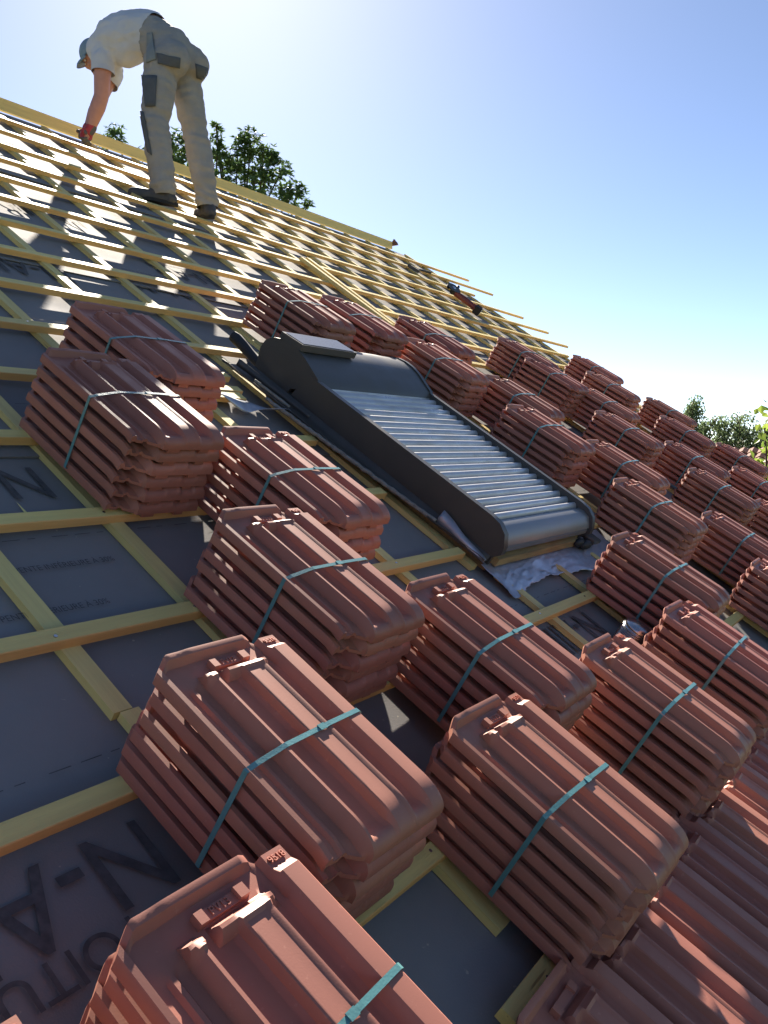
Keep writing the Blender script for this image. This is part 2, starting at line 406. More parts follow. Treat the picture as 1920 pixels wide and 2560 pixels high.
def tile_mesh(name='roof_tile'):
    bm = bmesh.new(); top, bot = [], []
    for y in YS:
        rt, rb = [], []
        for s in SS:
            yy = tile_y(s, y); h = tile_h(s, y)
            t = max(0.0, min(1.0, (-(TL - 0.062) - y) / 0.062))
            if s < 0.25: b = h - 0.0160 if s < 0.05 else h - 0.008
            else: b = max(-0.004, tile_h(s, -0.2) - 0.017) * (1 - t) + (-0.011) * t
            b = min(b, h - 0.004)
            rt.append(bm.verts.new((s * TW, yy, h))); rb.append(bm.verts.new((s * TW, yy, b)))
        top.append(rt); bot.append(rb)
    ny, nx = len(YS), len(SS)
    for i in range(ny - 1):
        for j in range(nx - 1):
            bm.faces.new((top[i + 1][j], top[i + 1][j + 1], top[i][j + 1], top[i][j]))
            bm.faces.new((bot[i][j], bot[i][j + 1], bot[i + 1][j + 1], bot[i + 1][j]))
    for i in range(ny - 1):
        bm.faces.new((top[i][0], bot[i][0], bot[i + 1][0], top[i + 1][0])); bm.faces.new((top[i + 1][-1], bot[i + 1][-1], bot[i][-1], top[i][-1]))
    for j in range(nx - 1):
        bm.faces.new((top[0][j + 1], bot[0][j + 1], bot[0][j], top[0][j])); bm.faces.new((top[-1][j], bot[-1][j], bot[-1][j + 1], top[-1][j + 1]))
    # lugs under the nose, lug in the head trough, nail bosses
    for a, b in ((.36, .50), (.74, .85)): box(bm, (a * TW, -TL + .006, -.024), (b * TW, -TL + .030, -.009))
    box(bm, (.37 * TW, -.052, .010), (.42 * TW, -.034, .023)); box(bm, (.62 * TW, -.050, .010), (.68 * TW, -.032, .023))
    box(bm, (.42 * TW, -.0505, .010), (.62 * TW, -.0335, .0165))
    bmesh.ops.recalc_face_normals(bm, faces=bm.faces)
    me = bpy.data.meshes.new(name); bm.to_mesh(me); bm.free()
    me.polygons.foreach_set('use_smooth', [True] * len(me.polygons)); me.set_sharp_from_angle(angle=math.radians(32))
    me.materials.append(TERRA); return me
TILE = tile_mesh()
STAMP_A = text_mesh('PV13', 0.017, 0.0012); STAMP_A.materials.append(TERRA)
STAMP_B = text_mesh('9518', 0.019, 0.0012); STAMP_B.materials.append(STAMP)

def strap_mesh():
    """a flat band drawn tight round six tiles"""
    top = 5 * PITCH; g = 0.0012
    path = [(TW + .004, 0.018), (TW + .004, top + .028), (.975 * TW, top + .0342 + g), (.678 * TW, top + .0347 + g), (.53 * TW, top + .0327 + g), (.285 * TW, top + .0317 + g - .0005),
            (.06 * TW, top + .0185 + g), (-.0045, top + .013), (-.0055, .004), (.05 * TW, -.0025), (.9 * TW, -.006)]
    bm = bmesh.new(); w, th = 0.0095, 0.0010; n = len(path); cx, cz = TW / 2, top / 2; R = []
    for (x, z) in path:
        d = Vector((x - cx, z - cz)).normalized() * th
        R.append([bm.verts.new((x, -w / 2, z)), bm.verts.new((x, w / 2, z)), bm.verts.new((x + d.x, w / 2, z + d.y)), bm.verts.new((x + d.x, -w / 2, z + d.y))])
    for i in range(n):
        a, b = R[i], R[(i + 1) % n]
        for k in range(4): bm.faces.new((a[k], a[(k + 1) % 4], b[(k + 1) % 4], b[k]))
    bmesh.ops.recalc_face_normals(bm, faces=bm.faces)
    me = bpy.data.meshes.new('strap'); bm.to_mesh(me); bm.free(); me.materials.append(STRAP); return me
STRAP_ME = strap_mesh()
bm = bmesh.new(); box(bm, (.575 * TW, -.0062, 5 * PITCH + .0358), (.635 * TW, .0062, 5 * PITCH + .0374)); bmesh.ops.recalc_face_normals(bm, faces=bm.faces)
SEAL = bpy.data.meshes.new('strap_weld'); bm.to_mesh(SEAL); bm.free(); SEAL.materials.append(STRAP)

def tile_stack(u, y, label, near=False, yaw=0.0, n0=0.052):
    r = roof_empty('tile_stack', u, y, n0, yaw, -0.04)
    tag(r, label, 'tile stack', 'strapped stacks of roof tiles on the battens')
    dx = dy = 0.0
    for i in range(6):
        t = bpy.data.objects.new('roof_tile', TILE); link(t, r)
        dx = random.uniform(-.004, .004); dy = random.uniform(-.007, .007)
        t.location = (dx, dy, i * PITCH); t.rotation_euler = (random.uniform(-.002, .002), random.uniform(-.003, .003), random.uniform(-.006, .006))
        if i == 5 and near:
            s = bpy.data.objects.new('stamp', STAMP_A); link(s, t); s.location = (.52 * TW, -.042, .0172)
            s = bpy.data.objects.new('stamp', STAMP_B); link(s, t); s.location = (.925 * TW, -.030, .0242 + .0018); s.rotation_euler = (math.radians(-8), 0, 0); s.scale = (.85, .85, 1)
    s = bpy.data.objects.new('strap', STRAP_ME); link(s, r); s.location = (0, -TL * random.uniform(.50, .55), 0); s.rotation_euler = (0, 0, random.uniform(-.03, .03))
    b = bpy.data.objects.new('strap_weld', SEAL); link(b, s)
    return r
ST = [
 (0.675, -3.985, 0, 'shaded tile stack up against the upper left battens, directly behind another shaded stack'),
 (0.360, -4.336, 0, 'shaded tile stack with grey strap at the left, in front of the other shaded stack'),
 (0.690, -4.725, 1, 'tile stack left of the roller shutter, behind the stack above the short cross batten'),
 (0.363, -5.090, 1, 'tile stack left of the short batten that runs to the shutter\'s lower corner'),
 (-0.105, -5.473, 1, 'large near tile stack with bright teal strap, middle left of the photo'),
 (-0.445, -5.836, 1, 'nearest tile stack, cut off by the bottom edge'),
 (0.710, -5.451, 1, 'tile stack right of the large near stack, below the shutter\'s lead apron'),
 (0.385, -5.813, 1, 'near tile stack whose nose overhangs the laid tiles, right of the cut batten end'),
 (1.125, -5.815, 1, 'tile stack with the shiny ribbed pipe behind its head'),
 (1.852, -5.831, 1, 'tile stack at the right edge just above the one with the ribbed pipe behind it'),
 (2.207, -5.465, 1, 'tile stack touching the right end of the crumpled lead apron'),
 (3.094, -5.116, 0, 'tile stack right of the shutter\'s lower right corner'),
 (3.515, -4.755, 0, 'tile stack one row up and behind the stack at the shutter\'s lower right corner'),
 (3.103, -4.400, 0, 'tile stack leaning close to the middle of the shutter\'s right rail'),
 (3.410, -4.047, 0, 'tile stack behind the one at the middle of the shutter\'s right rail'),
 (3.023, -3.700, 0, 'tile stack next to the right end of the shutter\'s rounded hood'),
 (3.438, -3.330, 0, 'tile stack just below the loose battens and above the hood\'s right end'),
 (2.199, -3.300, 0, 'tile stack standing behind the shutter hood, left of its neighbour'),
 (2.704, -3.292, 0, 'tile stack behind the shutter hood at the foot of the loose battens'),
 (4.914, -3.289, 0, 'tile stack highest up in the middle, its head on the bare battens'),
 (4.800, -3.610, 0, 'tile stack overlapping the front of the highest middle stack'),
 (5.041, -3.988, 0, 'tile stack in the middle of the right field, third down from the bare battens'),
 (4.542, -4.375, 0, 'tile stack in the right field between the third and fifth rows from the bare battens'),
 (6.494, -3.265, 0, 'tile stack outlined against the sky at the top right of the roof'),
 (6.035, -3.630, 0, 'tile stack just in front of the one outlined against the sky'),
 (6.756, -3.993, 0, 'tile stack pointing at the weeping birch, behind its neighbour'),
 (6.180, -4.340, 0, 'tile stack in front of the one that points at the weeping birch'),
 (5.125, -4.739, 0, 'tile stack in the right field with a dark gap to its left'),
 (4.661, -5.074, 0, 'tile stack in front of the one with the dark gap, near the right edge'),
 (6.679, -4.745, 0, 'tile stack directly below the neighbour\'s roof at the right edge'),
 (5.929, -5.090, 0, 'tile stack cut by the right edge, below the yellow green vine leaves'),
 (3.659, -5.471, 0, 'right edge tile stack two rows below the vine, pale wood showing at its base'),
 (3.319, -5.841, 0, 'tile stack cut by the right edge, only its head and stepped left side showing'),
 (5.094, -5.479, 0, 'sliver of a tile stack at the right edge below the vine'),
 (-0.865, -5.85, 1, 'tile stack at the lower left corner, only the tip of its head showing'),
]
for i, (u, y, near, lab) in enumerate(ST):
    tile_stack(u, y, lab, bool(near), random.uniform(-.015, .015))

# tiles already laid at the lower right (covering of the house)
for r_, k in enumerate((17, 18, 19, 20)):
    y = -6.235 - 0.365 * r_
    for i in range(0, 11):
        t = bpy.data.objects.new('laid_tile', TILE)
        link(t); u = 0.155 + 0.248 * i
        m = Matrix.Rotation(TH, 4, 'X') @ Matrix.Rotation(-0.085 + random.uniform(-.003, .003), 4, 'X') @ Matrix.Rotation(random.uniform(-.004, .004), 4, 'Z')
        t.matrix_basis = Matrix.Translation(W(u, y + random.uniform(-.003, .003), 0.057)) @ m
        hpart(t)

# printed words on the felt
def printed(s, size, u, y, rot=0.0, sx=1.0):
    me = text_mesh(s, size); me.materials.append(INK)
    for v in me.vertices: v.co.x *= sx
    o = bpy.data.objects.new('printed_word', me); C.objects.link(o)
    o.matrix_basis = Matrix.Translation(W(u, y, 0.0062)) @ Matrix.Rotation(TH, 4, 'X') @ Matrix.Rotation(rot, 4, 'Z'); hpart(o)
PIv = math.pi
printed('N-AIR', 0.20, -0.325, -5.635, PIv, 0.9); printed('TOITURE', 0.085, -0.37, -5.745, PIv, 1.0)
printed('PENTE INFÉRIEURE À 30%', 0.026, 0.185, -4.905, 0.0, 0.92); printed('PENTE INFÉRIEURE À 30%', 0.026, 0.075, -5.045, 0.0, 0.92)
printed('N-AIR', 0.20, 0.10, -4.565, PIv, 0.9); printed('TOITURE', 0.085, -0.02, -4.33, PIv)
printed('N-AIR', 0.20, 1.86, -5.62, PIv, 0.9); printed('TOITURE', 0.08, 2.42, -5.64, PIv)
for (u, y) in ((1.15, -3.03), (2.35, -2.66), (1.9, -2.95), (1.75, -2.2), (0.5, -2.7)):
    printed('N-AIR', 0.20, u, y, PIv, 0.9); printed('PENTE INFÉRIEURE À 30%', 0.03, u + 0.1, y + 0.16)

bm = bmesh.new()                                   # thin dashed guide lines printed along the roll
for y in (-5.43, -4.80, -4.17, -3.54, -2.91):
    for i in range(150):
        u = -2.0 + .065 * i; L0 = .045 if i % 3 else .02
        if not (1.55 < u < 2.85 and -5.4 < y < -3.8): bm.faces.new([bm.verts.new(q) for q in ((u, y, .0058), (u + L0, y, .0058), (u + L0, y + .0022, .0058), (u, y + .0022, .0058))])
o = bmobj('printed_line', bm, INK); on_roof(o)
for y in (-1.62, -2.98, -4.46):                    # laps of the felt
    bm = bmesh.new(); R = []
    for i in range(190):
        u = U0 + .02 + 0.07 * i; w = .012 * noise.noise(Vector((u * 1.3, y, 0))) + .004 * noise.noise(Vector((u * 6, y, 2))); k = max(0, noise.noise(Vector((u * 1.9, y, 5)))) * .012
        R.append((bm.verts.new((u, y + .10, .0052)), bm.verts.new((u, y + w + .02, .0066 + k * .4)), bm.verts.new((u, y + w, .0066 + k)), bm.verts.new((u, y + w + .001, .0030))))
    for a, b in zip(R, R[1:]):
        for k in range(3): bm.faces.new((a[k], b[k], b[k + 1], a[k + 1]))
    o = bmobj('underlay_lap', bm, UNDER, None, 40); on_roof(o)

# ------------------------------------------------------------------ roof window with roller shutter
UL, UR = 1.76, 2.67
rw = roof_empty('roof_window', UL, -5.27, 0.0)
tag(rw, 'roof window closed by a dark grey roller shutter with rounded hood and ribbed slats', 'roof window')
OFF = Vector((UL, -5.27, 0))
def wpart(name, bm, m, smooth=None, parent=rw):
    for v in bm.verts: v.co -= OFF
    return bmobj(name, bm, m, parent, smooth)
# hood
hood = [(-3.885, 0.045), (-3.872, 0.125), (-3.862, 0.165), (-3.872, 0.205), (-3.905, 0.236), (-3.950, 0.252), (-4.000, 0.259), (-4.050, 0.257), (-4.100, 0.246), (-4.150, 0.228), (-4.205, 0.208), (-4.225, 0.185), (-4.205, 0.150), (-4.10, 0.10), (-4.085, 0.045)]
bm = bmesh.new(); extrude_profile(bm, hood, UL - 0.012, UL + 0.012); wpart('hood_end', bm, DGREY, 30)
bm = bmesh.new(); extrude_profile(bm, hood, UR - 0.012, UR + 0.012); wpart('hood_end', bm, DGREY, 30)
hood2 = [(y, z - 0.006) for y, z in hood[1:12]]
bm = bmesh.new(); extrude_profile(bm, hood2 + [(-4.19, 0.172), (-4.10, 0.14), (-3.89, 0.11)], UL + 0.012, UR - 0.012); wpart('hood', bm, DGREY, 30)
# solar cell on the hood
bm = bmesh.new(); A = [(1.745, -3.935, .262), (2.135, -3.93, .262), (2.145, -4.055, .268), (1.75, -4.06, .268)]
lo = [bm.verts.new((a, b, c - .012)) for a, b, c in A]; hi = [bm.verts.new((a, b, c + .018)) for a, b, c in A]
for i in range(4): bm.faces.new((lo[i], lo[(i + 1) % 4], hi[(i + 1) % 4], hi[i]))
bm.faces.new(hi); bm.faces.new(lo[::-1]); pv = wpart('solar_panel', bm, DGREY)
bm = bmesh.new(); A = [(1.757, -3.942, .2826), (2.126, -3.938, .2826), (2.134, -4.046, .2876), (1.762, -4.050, .2876)]
bm.faces.new([bm.verts.new(a) for a in A]); wpart('solar_cell', bm, PVG, parent=pv)
# side rails with rounded lower end
rail = [(-4.16, 0.20), (-5.16, 0.206), (-5.205, 0.200), (-5.243, 0.178), (-5.268, 0.135), (-5.272, 0.105), (-5.245, 0.075), (-5.10, 0.072), (-4.12, 0.082)]
for x in (UL, UR):
    bm = bmesh.new(); extrude_profile(bm, rail, x - 0.016, x + 0.016); wpart('side_rail', bm, DGREY, 30)
# skirts below the rails
for x, s in ((UL, 1), (UR, -1)):
    bm = bmesh.new(); box(bm, (min(x, x + .02 * s), -4.62, 0.03), (max(x, x + .02 * s), -4.09, 0.081)); box(bm, (min(x + .004 * s, x + .02 * s), -5.24, 0.03), (max(x + .004 * s, x + .02 * s), -4.626, 0.072)); wpart('skirt', bm, DGREY)
# curtain of slats
bm = bmesh.new(); P = []; n = 21; y0, y1 = -4.195, -5.165
for i in range(n):
    a = y0 + (y1 - y0) * i / n; b = y0 + (y1 - y0) * (i + 1) / n
    for t, h in ((0.0, .153), (.03, .166), (.10, .1775), (.22, .1835), (.36, .186), (.52, .1840), (.66, .1775), (.78, .167), (.86, .157), (.90, .150), (.97, .149)):
        P.append((a + (b - a) * t, h))
lower = [(y, z - 0.02) for y, z in P[::-1] if y > -5.2]
extrude_profile(bm, P, UL + 0.0165, UR - 0.0165, closed=False); wpart('slat_curtain', bm, SLAT, 50)
bm = bmesh.new(); extrude_profile(bm, [(y1 - .001, .158), (y1 - .001, .177), (-5.195, .180), (-5.228, .169), (-5.250, .140), (-5.256, .128), (-5.243, .124), (-5.254, .118), (-5.256, .100), (-5.23, .088), (-5.20, .12)], UL + 0.0165, UR - 0.0165); wpart('bottom_bar', bm, SLATB, 40)
# wooden frame under the shutter, and glazing box
bm = bmesh.new(); box(bm, (UL + .021, -5.235, .002), (UR - .021, -3.93, .070)); wpart('frame', bm, OLDWOOD)
bm = bmesh.new(); box(bm, (UL + .03, -5.262, .040), (UR - .06, -5.236, .0715)); wpart('sill_strip', bm, OLDWOOD)
# conduit
bm = bmesh.new(); ring_tube(bm, [(1.795, -3.655, .108), (1.80, -3.68, .106), (1.803, -3.73, .098), (1.80, -3.79, .090), (1.792, -3.84, .088), (1.785, -3.90, .09)], [.024, .027, .025, .023, .024, .026], 14); wpart('conduit', bm, RUBBER, 60)
# side flashing gutter (left): base strip and upturned edge
def ribbon(name, rows, m, thick=0.0015, smooth=180):
    bm = bmesh.new(); R = [[bm.verts.new(Vector(p)) for p in row] for row in rows]
    for i in range(len(R) - 1):
        for j in range(len(R[0]) - 1): bm.faces.new((R[i][j], R[i][j + 1], R[i + 1][j + 1], R[i + 1][j]))
    bmesh.ops.recalc_face_normals(bm, faces=bm.faces)
    shell(bm, thick)
    return bm
rows = []
for i in range(40):
    s = i / 39; y = -3.84 - 1.40 * s
    e = 1.585 + 0.13 * s; w = 0.004 * math.sin(i * 1.7)
    rows.append([(e - .002 + w, y, .078 - .012 * s), (e + .004 + w, y, .066 - .01 * s), (e + .03, y, .058), (1.70, y, .058), (1.738, y, .062), (1.742, y, .080)])
wpart('flashing', ribbon('f', rows, FLASH), FLASH, 180)
rows = []
for i in range(30):
    s = i / 29; y = -3.86 - 0.42 * s
    rows.append([(1.655 + .05 * s, y, .066), (1.660 + .05 * s, y, .098 - .02 * s)])
wpart('flashing', ribbon('f', rows, FLASH), FLASH, 180)
rows = []
for i in range(30):
    y = -3.80 - 1.50 * i / 29
    rows.append([(2.70, y, .085), (2.704, y, .06), (2.76, y, .058), (2.80, y, .060), (2.803, y, .075)])
wpart('flashing', ribbon('f', rows, FLASH), FLASH, 180)
bm = bmesh.new(); pts = []; rad = []
for i in range(60):
    s = i / 59; pts.append((1.578 + .125 * s + .004 * noise.noise(Vector((i * .6, 0, 0))), -4.14 - 0.86 * s, .066 + .004 * noise.noise(Vector((i * .5, 5, 0))))); rad.append(.0085 + .004 * noise.noise(Vector((i * .9, 9, 1))))
ring_tube(bm, pts, rad, 8); wpart('sealing_foam', bm, FOAM, 180)
bm = bmesh.new(); pts = []; rad = []
for i in range(22):
    s = i / 21; pts.append((1.60 + .05 * s, -4.03 - .19 * s + .01 * s * s, .088 - .015 * s)); rad.append(.006 + .0045 * abs(noise.noise(Vector((i * .9, 2, 4)))))
ring_tube(bm, pts, rad, 8); wpart('sealing_foam', bm, FOAM, 180)
# curled strip at the lower left
rows = []
for i in range(20):
    s = i / 19; y = -5.00 - 0.24 * s; w = .006 * math.sin(s * 9)
    rows.append([(1.722 + w, y, .115 - .05 * s), (1.708 + w, y, .085 - .03 * s), (1.716, y, .052), (1.742, y, .045)])
wpart('flashing', ribbon('f', rows, LEAD), LEAD, 180)
# lead apron, crumpled
rows = []
def apron_z(u, s):
    q = Vector((u * 5.0, s * 2.2, 0)); a = noise.noise(q) * .007 + noise.noise(Vector((u * 13 + s * 3, s * 5, 4))) * .004 + abs(noise.noise(Vector((u * 24 + s * 9, s * 6, 8)))) * .007
    return .036 + a * (0.25 + s) - .018 * s
for i in range(31):
    s = i / 30; row = []
    for j in range(111):
        t = j / 110; u0 = UL - .03 + (UR + .40 - UL) * t
        L = 0.150 + .020 * noise.noise(Vector((t * 9, 0, 1))) + .035 * math.exp(-((t - .03) / .06) ** 2) - .015 * math.exp(-((t - .3) / .12) ** 2) + .02 * math.exp(-((t - .62) / .1) ** 2) - .05 * sstep(.78, 1.0, t)
        L += .008 * noise.noise(Vector((t * 40, 3, 1)))
        y = -5.232 - L * s + .01 * t + .03 * sstep(.75, 1.0, t) * (1 - s)
        row.append((u0 + .01 * s * noise.noise(Vector((t * 12, s * 3, 2))), y, apron_z(u0, s)))
    rows.append(row)
wpart('lead_apron', ribbon('l', rows, LEAD), LEAD, 180)
bm = bmesh.new()   # dark rubber lump at the lower right corner
for (c, a) in (((2.60, -5.268, .062), (.05, .018, .02)), ((2.66, -5.285, .055), (.06, .02, .022)), ((2.72, -5.27, .052), (.05, .025, .018))): ellipsoid(bm, c, a)
wpart('corner_seal', bm, RUBBER, 180)
rows = []          # scrap of lead left of the hood
for i in range(26):
    t = i / 25; rows.append([(1.30 + .34 * t + .01 * s, -4.098 - .10 * t - .045 * s + .008 * math.sin(t * 14), .047 + .02 * math.sin(t * 7 + s * 2) * (.3 + s) + .004) for s in (0, .25, .5, .75, 1)])
bm = ribbon('l', rows, LEAD); scrap_off = W(1.45, -4.15, 0)
for v in bm.verts: v.co -= Vector((1.45, -4.15, 0))
o = bmobj('lead_sheet', bm, LEAD, None, 180); o.location = scrap_off; o.rotation_euler = (TH, 0, 0)
tag(o, 'curled strip of shiny lead sheet lying left of the shutter hood', 'lead sheet')

# ------------------------------------------------------------------ loose things on the roof
for i, (a, b, lab) in enumerate((((4.235, -1.83), (4.10, -2.93), 'left of the two long loose battens lying down the slope by the tile stacks'), ((4.335, -1.80), (4.165, -2.90), 'right of the two long loose battens lying down the slope by the tile stacks'))):
    o = stick('loose_batten', (0, 0, .0275), (b[0] - a[0], b[1] - a[1], .0275), .042, .027, PINE_V)
    o.location = W(a[0], a[1], .0478); o.rotation_euler = (TH, 0, 0); tag(o, lab, 'batten', 'loose battens lying on the roof')
# ridge end tile
bm = bmesh.new()
for i in range(9):
    pass
prf = [(-.05, 0), (-.035, .035), (-.012, .055), (0.0, .075), (.012, .055), (.035, .035), (.05, 0)]
extrude_profile(bm, prf, 0, .035); o = bmobj('ridge_end_tile', bm, TERRA2, None, 30); o.location = W(7.982, 0.07, 0.055); tag(o, 'small red ridge end tile standing at the right end of the ridge board', 'ridge tile')
# hammer
o_h = roof_empty('hammer', 7.12, -0.905, .049, math.radians(8))
tag(o_h, 'dark hammer lying on the battens near the upper right corner of the roof', 'hammer')
bm = bmesh.new(); ring_tube(bm, [(0, 0, .02), (.10, .01, .018), (.28, .015, .018), (.46, .0, .02)], [.012, .011, .012, .015], 8); bmobj('handle', bm, RUBBER, o_h, 60)
bm = bmesh.new(); box(bm, (-.02, -.07, .0), (.02, .05, .035)); ring_tube(bm, [(0, .05, .018), (0, .075, .018)], .02, 10); box(bm, (-.012, -.12, .012), (.012, -.07, .022)); bmobj('head', bm, DSTEEL, o_h)
# angle grinder
P0 = W(6.80, -1.66, .135); bx = (ROT @ Vector((.144, -.30, -.045))).normalized()
facing = (cam.matrix_world.translation - P0).normalized()
bz = (ROT @ Vector((-.1, -.25, .75))).normalized(); by = bz.cross(bx).normalized(); bz = bx.cross(by).normalized()
MG = Matrix((bx, by, bz)).transposed()
o_g = empty('angle_grinder', P0, MG.to_euler()); tag(o_g, 'red cordless angle grinder with black disc lying on battens near the right edge', 'angle grinder')
bm = bmesh.new()
rr = [(.03, .030), (.05, .033), (.07, .030), (.12, .032), (.16, .035), (.20, .032), (.25, .030), (.29, .036)]
ring_tube(bm, [(x, 0, 0) for x, r in rr], [r for x, r in rr], 16); bmobj('body', bm, REDP, o_g, 50)
bm = bmesh.new(); ring_tube(bm, [(-.02, 0, -.01), (.0, 0, -.005), (.035, 0, 0)], [.026, .032, .03], 14); ring_tube(bm, [(-.005, 0, 0), (-.005, 0, .032)], [.02, .014], 12); bmobj('gear_head', bm, RUBBER, o_g, 50)
bm = bmesh.new(); ring_tube(bm, [(-.005, 0, .034), (-.005, 0, .0365)], .0755, 40); dsk = bmobj('disc', bm, DSTEEL, o_g, 40)
bm = bmesh.new(); ring_tube(bm, [(-.005, 0, .0366), (-.005, 0, .042)], [.022, .016], 18); bmobj('flange_nut', bm, STEEL, dsk, 40)
bm = bmesh.new()
for i in range(14):
    a0, a1 = math.pi * (-.1 + i / 13 * 1.1) + .5, math.pi * (-.1 + (i + 1) / 13 * 1.1) + .5
    p = [(-.005 + .080 * math.cos(a), .080 * math.sin(a)) for a in (a0, a1)]
    q = [bm.verts.new((p[0][0], p[0][1], .008)), bm.verts.new((p[1][0], p[1][1], .008)), bm.verts.new((p[1][0], p[1][1], .033)), bm.verts.new((p[0][0], p[0][1], .033))]; bm.faces.new(q)
    c0 = bm.verts.new((-.005, 0, .008)); bm.faces.new((q[0], q[1], c0))
shell(bm, .0015); bmobj('guard', bm, RUBBER, o_g)
bm = bmesh.new(); box(bm, (.285, -.04, -.045), (.36, .04, .04)); bmesh.ops.bevel(bm, geom=bm.edges[:], offset=.008, segments=2, affect='EDGES'); bmobj('battery', bm, RUBBER, o_g)
bm = bmesh.new(); box(bm, (.361, -.03, -.03), (.364, .03, .028)); bmobj('battery_plate', bm, WHITEP, o_g)
bm = bmesh.new(); ring_tube(bm, [(.02, .03, 0), (.015, .07, .01), (.015, .14, .015)], [.014, .016, .018], 10); bmobj('side_handle', bm, RUBBER, o_g, 50)
# ribbed pipe section
o_p = roof_empty('ribbed_pipe', 2.085, -5.765, 0.004, .3)
tag(o_p, 'short piece of shiny ribbed metal pipe standing behind a tile stack', 'pipe')
bm = bmesh.new(); pts, rad = [], []
for i in range(64): pts.append((0, 0, .001 + i * .0013)); rad.append(.058 + .0032 * math.sin(i * 2 * math.pi / 6.4))
for i in range(1, 7): pts.append((0, 0, (.0835) + .026 * math.sin(i / 6 * math.pi / 2))); rad.append(.058 * math.cos(i / 6 * math.pi / 2 * .93) + .0024 * math.sin(i * 3.1))
ring_tube(bm, pts, rad, 28); bmobj('pipe_wall', bm, STEEL, o_p, 180)
# splinter
bm = bmesh.new(); vs = [bm.verts.new(p) for p in ((0, 0, 0), (.012, 0, 0), (.006, .075, 0), (.006, 0, .006))]  # small pale pointed solid lying on the felt
for f in ((0, 1, 3), (0, 3, 2), (1, 2, 3), (0, 2, 1)): bm.faces.new([vs[i] for i in f])
o = bmobj('pale_wedge', bm, PINE); o.location = W(0.195, -4.725, .004); o.rotation_euler = (TH, 0, 0); tag(o, 'pale pointed splinter on the felt at the left edge', 'wedge')

# ------------------------------------------------------------------ the roofer
per = empty('person', (3.37, -1.20, -0.74)); tag(per, 'roofer in white t-shirt, grey work trousers and red gloves bending over the battens', 'person')
def ppart(name, me, m, parent=None, smooth=180):
    if m is not None and not me.materials: me.materials.append(m)
    o = bpy.data.objects.new(name, me); C.objects.link(o)
    me.polygons.foreach_set('use_smooth', [True] * len(me.polygons))
    o.parent = parent or per
    o.matrix_parent_inverse = Matrix.Translation(-per.location) if parent is None else Matrix.Identity(4)
    return o
V = Vector
hipL, hipR = V((3.245, -1.10, .26)), V((3.47, -1.08, .30))
kneeL, ankL = V((3.190, -1.09, -.15)), V((3.185, -1.165, -.60))
kneeR, ankR = V((3.535, -1.12, -.10)), V((3.565, -1.215, -.62))
pel, wst = V((3.365, -1.07, .40)), V((3.325, -.88, .555))
chs, ucs, nck = V((3.235, -.67, .545)), V((3.215, -.55, .475)), V((3.24, -.47, .46))
hed = V((3.262, -.388, .495)); shL, shR = V((3.150, -.60, .385)), V((3.36, -.44, .40))
elL, wrL, haL = V((3.140, -.585, .125)), V((3.085, -.525, -.105)), V((3.045, -.505, -.175))
elR, wrR, haR = V((3.25, -.41, .15)), V((3.16, -.40, -.06)), V((3.13, -.41, -.13))
fwdL = V((-.66, .66, .12)).normalized(); fwdR = V((.42, .88, .20)).normalized()
def wrinkle(me, amp, sc, seed=0):
    me.update()
    nn = [v.normal.copy() for v in me.vertices]
    for v, nr in zip(me.vertices, nn):
        p = v.co
        a = noise.noise(V((p.x * sc, p.y * sc, p.z * sc * 1.8 + seed))) + .5 * noise.noise(V((p.x * sc * 2.3, p.y * sc * 2.3, p.z * sc * 4 + seed)))
        v.co = p + nr * amp * a
    me.update()
def fold(me):
    """creases of the cloth: bunched above the boots, behind the knees and under the seat"""
    me.update(); nn = [v.normal.copy() for v in me.vertices]
    for v, nr in zip(me.vertices, nn):
        p = v.co; a = 0.0
        for zc, wd, am in ((-.60, .06, .006), (-.14, .08, .0045), (.14, .06, .004), (-.38, .12, .002)):
            k = math.exp(-((p.z - zc) / wd) ** 2)
            a += k * am * math.sin((p.z + .06 * noise.noise(V((p.x * 6, p.y * 6, p.z * 3)))) * 95 + 4 * noise.noise(V((p.x * 5, p.y * 5, 0))))
        v.co = p + nr * a
    me.update()
def cut(me, co, no):
    bm = bmesh.new(); bm.from_mesh(me)
    bmesh.ops.bisect_plane(bm, geom=bm.verts[:] + bm.edges[:] + bm.faces[:], plane_co=co, plane_no=no, clear_outer=True)
    bm.to_mesh(me); bm.free(); return me
# body: one continuous skin (mostly under the clothes; arms, neck, face and lower back show)
bm = bmesh.new()
for a, ra, b, rb in ((hipL, .08, kneeL, .065), (kneeL, .065, ankL, .045), (hipR, .08, kneeR, .065), (kneeR, .065, ankR, .045), (hipL, .09, pel, .12), (hipR, .09, pel, .12), (pel, .128, wst, .140),
                     (wst, .138, chs, .135), (chs, .135, ucs, .12), (ucs, .10, nck, .062), (nck, .058, hed, .06), (ucs, .10, shL, .062), (ucs, .10, shR, .062),
                     (shL, .066, elL, .053), (elL, .053, elL.lerp(wrL, .35), .056), (elL.lerp(wrL, .35), .056, wrL, .036), (wrL, .034, haL, .028),
                     (shR, .060, elR, .047), (elR, .047, elR.lerp(wrR, .35), .050), (elR.lerp(wrR, .35), .050, wrR, .032), (wrR, .031, haR, .026)):
    rcone(bm, a, ra, b, rb)
HR = Matrix(((.72, -.69, 0), (.55, .58, .60), (-.42, -.43, .80))).transposed()
hx = V((.69, -.72, 0)).normalized()                      # towards the picture's right
face_dn = V((.42, -.40, -.80)).normalized()              # crown of the head looks up-slope, chin towards the roof
hfwd = (V((-.45, .42, -.80)) - face_dn * V((-.45, .42, -.80)).dot(face_dn)).normalized(); hside = face_dn.cross(hfwd).normalized()
HM = Matrix((hside, hfwd, -face_dn)).transposed()        # head frame: side, forward, crown
